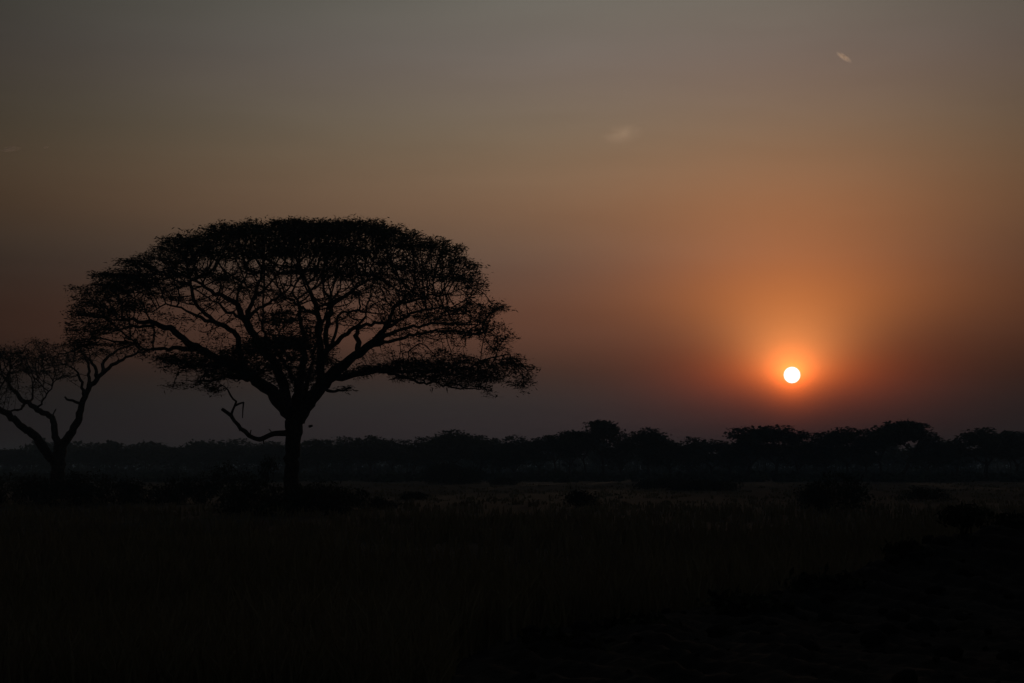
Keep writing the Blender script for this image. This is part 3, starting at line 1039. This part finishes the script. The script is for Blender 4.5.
def distant_wood():
    VV, QQ, base, tr = [], [], 0, []
    C, S = [], []
    for k in range(1080):
        Y = 500 + 900 * rng.uniform() ** 1.2 if k < 900 else rng.uniform(410, 520)
        x = rng.uniform(-0.62, 0.62) * Y
        h = rng.uniform(6.5, 9.6)
        r = rng.uniform(2.5, 4.2)
        n = 46
        u = rng.normal(0, 1, (n, 3))
        u /= np.linalg.norm(u, axis=1)[:, None]
        u *= rng.uniform(.2, 1, n)[:, None] ** .5
        C.append(np.array([x, Y, h * .72]) + u * np.array([r, r, h * .27]))
        tr.append((np.array([[x, Y, -.2], [x + rng.normal(0, .3), Y, h * .4], [x + rng.normal(0, .5), Y, h * .75]]), np.array([.24, .17, .1])))
    for k in range(700):                                   # low scrub along the foot of the tree line
        Y = rng.uniform(290, 430)
        x = rng.uniform(-0.45, 0.45) * Y
        r = .35 + 1.1 * rng.uniform() ** 2
        u = rng.normal(0, 1, (14, 3))
        u /= np.linalg.norm(u, axis=1)[:, None]
        C.append(np.array([x, Y, 0]) + u * np.array([r * 1.6, r, 0]) + np.abs(u) * np.array([0, 0, r * .8]))
    for k in range(1300):                                  # thickets between the trunks
        Y = 340 + 560 * rng.uniform() ** .7
        x = rng.uniform(-0.5, 0.5) * Y
        r = rng.uniform(.5, 1.9) if Y < 430 else rng.uniform(1.2, 5)
        u = rng.normal(0, 1, (16, 3))
        u /= np.linalg.norm(u, axis=1)[:, None]
        C.append(np.array([x, Y, 0]) + np.abs(u) * np.array([1, 1, .9]) * r * np.sign(u * np.array([1, 1, 0]) + 1e-9))
    C = np.concatenate(C)
    V, Q_ = sprays(C, 1.5, 3, .6, .6, 0, .7)
    V2, Q2 = tubes(tr, 5)
    o = mesh_obj("distant_wood", np.vstack([V, V2]), [Q_, Q2 + len(V)], MAT_LEAF_FAR)
    tag(o, "hazy mass of savanna woodland far behind the tree line", "woodland", kind="stuff")


distant_wood()


# ------------------------------------------------------------------ shrubs
def shrub(px, base, wpx, hpx, label, group=None, kind='round', dens=1.0, name="shrub", ddep=0.0, cat="shrub"):
    Y = ground_y(base) + ddep
    c = at(px, base, Y)
    z0 = float(gz(c[0], Y))
    w, h = wpx * Y / F, hpx * Y / F
    root = empty(name, (c[0], Y, z0), label, cat, group)
    sk = Skeleton()
    ns = max(4, int(5 + w * 1.2))
    base_id = sk.add((0, 0, -.1), -1, .05)
    tips = []
    for k in range(ns):
        a = rng.uniform(0, 6.28)
        r = math.sqrt(rng.uniform(0, 1)) * w * .5
        hh = h * (1 - .55 * (2 * r / w) ** 2) * rng.uniform(.6, 1.0) if kind != 'spindly' else h * rng.uniform(.6, 1)
        e = np.array([r * math.cos(a), r * math.sin(a) * .8, hh])
        b0 = np.array([e[0] * .55, e[1] * .55, -.05])
        i0 = sk.add(b0, base_id, .02)
        sk.polyline([b0 * .6 + e * .4 + rng.normal(0, .05 * h, 3), e], [.018, .009], i0, max(.12, h * .12))
        tips.append(e)
    P, rad, kids, chains = sk.finish(.009)
    wood("stems", chains, MAT_BARK, root, .03, 5, 4)
    C = []
    for e in tips:
        m = int(34 * dens * max(1, w / 2.2))
        u = rng.normal(0, 1, (m, 3))
        u /= np.linalg.norm(u, axis=1)[:, None]
        u *= rng.uniform(.1, 1, m)[:, None] ** .6
        if kind == 'spindly':
            C.append(e * np.array([1, 1, .8]) + u * np.array([.14 * w + .15, .14 * w + .15, h * .22]))
        else:
            C.append(e * np.array([1, 1, .62]) + u * np.array([w * .22, w * .22, h * .38]))
    C = np.concatenate(C)
    C[:, 2] = np.abs(C[:, 2]) + .03
    lf = .16 + .02 * w
    V, Q_ = sprays(C, lf, 4, .8, .45, 0, lf * .7)
    mesh_obj("foliage", V, [Q_], MAT_SCRUB, root)
    return root


G1 = "shrubs round the foot of the large acacia"
shrub(229, 503, 46, 46, "peaked leafy bush left of the large acacia's trunk, tallest of those at its foot", G1)
shrub(266, 503, 22, 50, "spindly upright sapling standing close left of the large acacia's trunk", G1, 'spindly', .8, "sapling", cat="sapling")
shrub(204, 503, 44, 38, "middling bush left of the peaked bush near the large acacia", G1)
shrub(304, 517, 78, 38, "low bush in front of the large acacia's trunk base", G1)
shrub(336, 512, 68, 36, "loose bush just right of the large acacia's trunk base", G1)
shrub(270, 517, 84, 46, "dense low bush in front and left of the large acacia's trunk base", G1)
G2 = "row of brush across the left of the field"
shrub(178, 504, 54, 30, "rightmost bush of the brush row between the two acacias", G2)
shrub(142, 503, 56, 31, "middle bush of the brush row between the two acacias", G2)
shrub(104, 505, 60, 36, "leftmost bush of the brush row between the two acacias", G2)
shrub(62, 507, 74, 40, "wide dark bush hiding the foot of the smaller left acacia", G2)
shrub(16, 506, 70, 38, "dark bush at the left edge, left of the smaller acacia's foot", G2)
G3 = "shrubs out in the open grass"
shrub(452, 484, 64, 24, "dark dome-shaped thicket in the middle distance right of the large acacia", G3)
shrub(502, 485, 30, 9, "low flat bush just right of the dome-shaped thicket", G3)
shrub(577, 509, 38, 21, "compact dark bush standing alone in the grass at mid field", G3)
shrub(664, 489, 50, 12, "long low bush below the far trees, left of the wider low one", G3)
shrub(706, 491, 66, 15, "wider long low bush below the far trees, left of the sun", G3)
shrub(846, 511, 76, 46, "largest bush in the field, rounded, right of and below the sun", G3)
shrub(806, 505, 44, 22, "small bush leaning against the left of the largest field bush", G3)
shrub(924, 500, 46, 16, "low bush in the grass right of the largest field bush", G3)
shrub(382, 509, 34, 12, "small low bush in the grass right of the large acacia", G3)
shrub(412, 500, 30, 9, "tiny low bush in the grass below the dome-shaped thicket", G3)
G4 = "scrub along the dark earth bank"


def bank_shrub(px, py, Y, wpx, hpx, label, kind='round'):
    c = at(px, py, Y)
    z, _ = bank_z(np.array([[c[0]]]), np.array([[Y]]))
    o = shrub(px, 600, wpx * Y / ground_y(600) , hpx * Y / ground_y(600), label, G4, kind, .8)
    o.location = (c[0], Y, max(float(z[0, 0]) - .05, 0))
    return o


bank_shrub(966, 540, 34.2, 24, 34, "upright bush on top of the dark earth bank near the right edge", 'spindly')
bank_shrub(1008, 536, 35.5, 50, 16, "flat scrub on the earth bank at the right edge")
bank_shrub(915, 560, 32.6, 46, 22, "scrub on the sloping shoulder of the earth bank, left of the upright bush")
bank_shrub(830, 592, 29.6, 60, 18, "ragged scrub on the middle of the earth bank")
bank_shrub(735, 622, 27, 70, 18, "wide ragged scrub on the low part of the earth bank")
bank_shrub(630, 634, 24.2, 74, 22, "dark scrub on the low left part of the earth bank")
bank_shrub(565, 652, 21.2, 46, 18, "leftmost scrub at the foot of the earth bank")


# ------------------------------------------------------------------ dry grass
def grass():
    n = 37000
    py = rng.uniform(474, 720, n) ** 1.0
    Y = EYE * F / (py - 468.0)
    px = rng.uniform(-420, 1444, n)
    x = (px - W / 2) / F * Y
    ok = Y < 260
    z, out = bank_z(x, Y)
    on_bank = (x > -0.7) & (~out) & (Y < 46) & (x < 22)
    # the turned soil lies right of the crest line; only a few tufts grow on it
    keep = ok & ~on_bank
    clump = np.sin(x * .35 + 2) * np.sin(Y * .11 + x * .05) + .5 * np.sin(x * 1.3 + Y * .7)
    keep &= rng.uniform(size=n) < .62 + .4 * clump
    x, Y, z = x[keep], Y[keep], np.where(on_bank[keep], z[keep], gz(x[keep], Y[keep]))
    n = len(x)
    k = 6
    xx, yy, zz = np.repeat(x, k), np.repeat(Y, k), np.repeat(z, k)
    m = n * k
    sc = np.clip(yy / 45, .5, 4)
    xx = xx + rng.normal(0, .09, m) * sc
    yy = yy + rng.normal(0, .09, m) * sc
    hgt = rng.uniform(.3, .85, m) * np.clip(1.2 - yy / 150, .4, 1) * np.repeat(rng.uniform(.7, 1.2, n), k)
    a = rng.uniform(0, 6.28, m)
    lean = rng.normal(0, .22, (m, 2)) * hgt[:, None]
    w = .010 + .00045 * yy
    B = np.stack([xx, yy, zz - .03], 1)
    S = np.stack([np.cos(a), np.sin(a), np.zeros(m)], 1) * w[:, None]
    Mid = B + np.stack([lean[:, 0] * .3, lean[:, 1] * .3, hgt * .6], 1)
    T = B + np.stack([lean[:, 0], lean[:, 1], hgt], 1)
    V = np.stack([B - S, B + S, Mid + S * .7, T, Mid - S * .7], 1).reshape(-1, 3)
    i = np.arange(m)[:, None] * 5
    Q_ = i + np.array([[0, 1, 2, 4]])
    T_ = i + np.array([[4, 2, 3]])
    o = mesh_obj("dry_grass", V, [Q_, T_], MAT_GRASS)
    tag(o, "tall dry grass covering the dark savanna field", "grass", kind="stuff")


grass()


# ------------------------------------------------------------------ clods of earth on the bank: part of the uncounted rubble
def clods():
    VV, QQ, base = [], [], 0
    for k in range(900):
        x, y = rng.uniform(0, 20), rng.uniform(12, 42)
        z, out = bank_z(np.array([[x]]), np.array([[y]]))
        if out[0, 0] or z[0, 0] < -.05:
            continue
        r = .03 + .16 * rng.uniform() ** 3
        v = []
        for t in range(3):
            for s in range(6):
                el = -.5 + t * .75
                az = s * math.pi / 3
                q = r * rng.uniform(.75, 1.2)
                v.append((x + q * math.cos(el) * math.cos(az), y + q * math.cos(el) * math.sin(az), z[0, 0] + r * .3 + q * .7 * math.sin(el)))
        v.append((x, y, z[0, 0] + r))
        VV += v
        for t in range(2):
            for s in range(6):
                s2 = (s + 1) % 6
                QQ.append((base + t * 6 + s, base + t * 6 + s2, base + t * 6 + 6 + s2, base + t * 6 + 6 + s))
        for s in range(6):
            QQ.append((base + 12 + s, base + 12 + (s + 1) % 6, base + 18, base + 18))
        base += 19
    Qa = np.array(QQ)
    tri = Qa[:, 2] == Qa[:, 3]
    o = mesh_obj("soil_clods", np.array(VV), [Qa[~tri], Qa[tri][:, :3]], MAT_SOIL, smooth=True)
    tag(o, "loose clods scattered over the dark earth bank", "clods", kind="stuff")


clods()


# ------------------------------------------------------------------ small bird in flight beside the trunk
def bird():
    c = at(310.5, 426.5, 98.0)
    root = empty("bird", tuple(c), "tiny dark bird flying just right of the large acacia's trunk", "bird")
    s = np.linspace(-1, 1, 9)
    body = [(np.stack([s * .075, s * 0, .012 * np.sin(s * 2)], 1), np.array([.004, .014, .022, .028, .03, .027, .02, .016, .003]))]
    V, Q_ = tubes(body, 8)
    mesh_obj("body", V, [Q_], MAT_BIRD, root, True)
    for sg in (-1, 1):
        pts = np.array([(-.03, 0, .012), (.03, 0, .012), (.035, sg * .08, .04), (-.02, sg * .08, .04), (-.005, sg * .16, .025), (.015, sg * .15, .027)])
        top = pts + np.array([0, 0, .004])
        Vw = np.vstack([pts, top])
        f = [[0, 1, 2, 3], [3, 2, 5, 4], [6, 9, 8, 7], [9, 10, 11, 8], [0, 3, 9, 6], [1, 7, 8, 2], [3, 4, 10, 9], [2, 8, 11, 5], [4, 5, 11, 10], [0, 6, 7, 1]]
        mesh_obj("wing", Vw, [np.array(f)], MAT_BIRD, root)
    root.rotation_euler = (0, 0, .5)
    root.scale = (2.0, 2.0, 2.0)


bird()

# ------------------------------------------------------------------ dusk haze
mh = bpy.data.materials.new("haze_air")
mh.use_nodes = True
t = mh.node_tree
t.nodes.clear()
o_ = t.nodes.new("ShaderNodeOutputMaterial")
v_ = t.nodes.new("ShaderNodeVolumePrincipled")
v_.inputs['Color'].default_value = (0.56, 0.79, 1.0, 1)
v_.inputs['Density'].default_value = 0.0007
v_.inputs['Anisotropy'].default_value = 0.05
t.links.new(v_.outputs[0], o_.inputs['Volume'])
x0, x1, y0, y1, z0, z1 = -3500, 3500, -350, 5500, -1.6, 19.0
Vh = np.array([(x, y, z) for z in (z0, z1) for y in (y0, y1) for x in (x0, x1)], float)
Fh = np.array([(0, 2, 3, 1), (4, 5, 7, 6), (0, 1, 5, 4), (2, 6, 7, 3), (0, 4, 6, 2), (1, 3, 7, 5)])
hz = mesh_obj("haze", Vh, [Fh], mh)
tag(hz, kind="stuff")
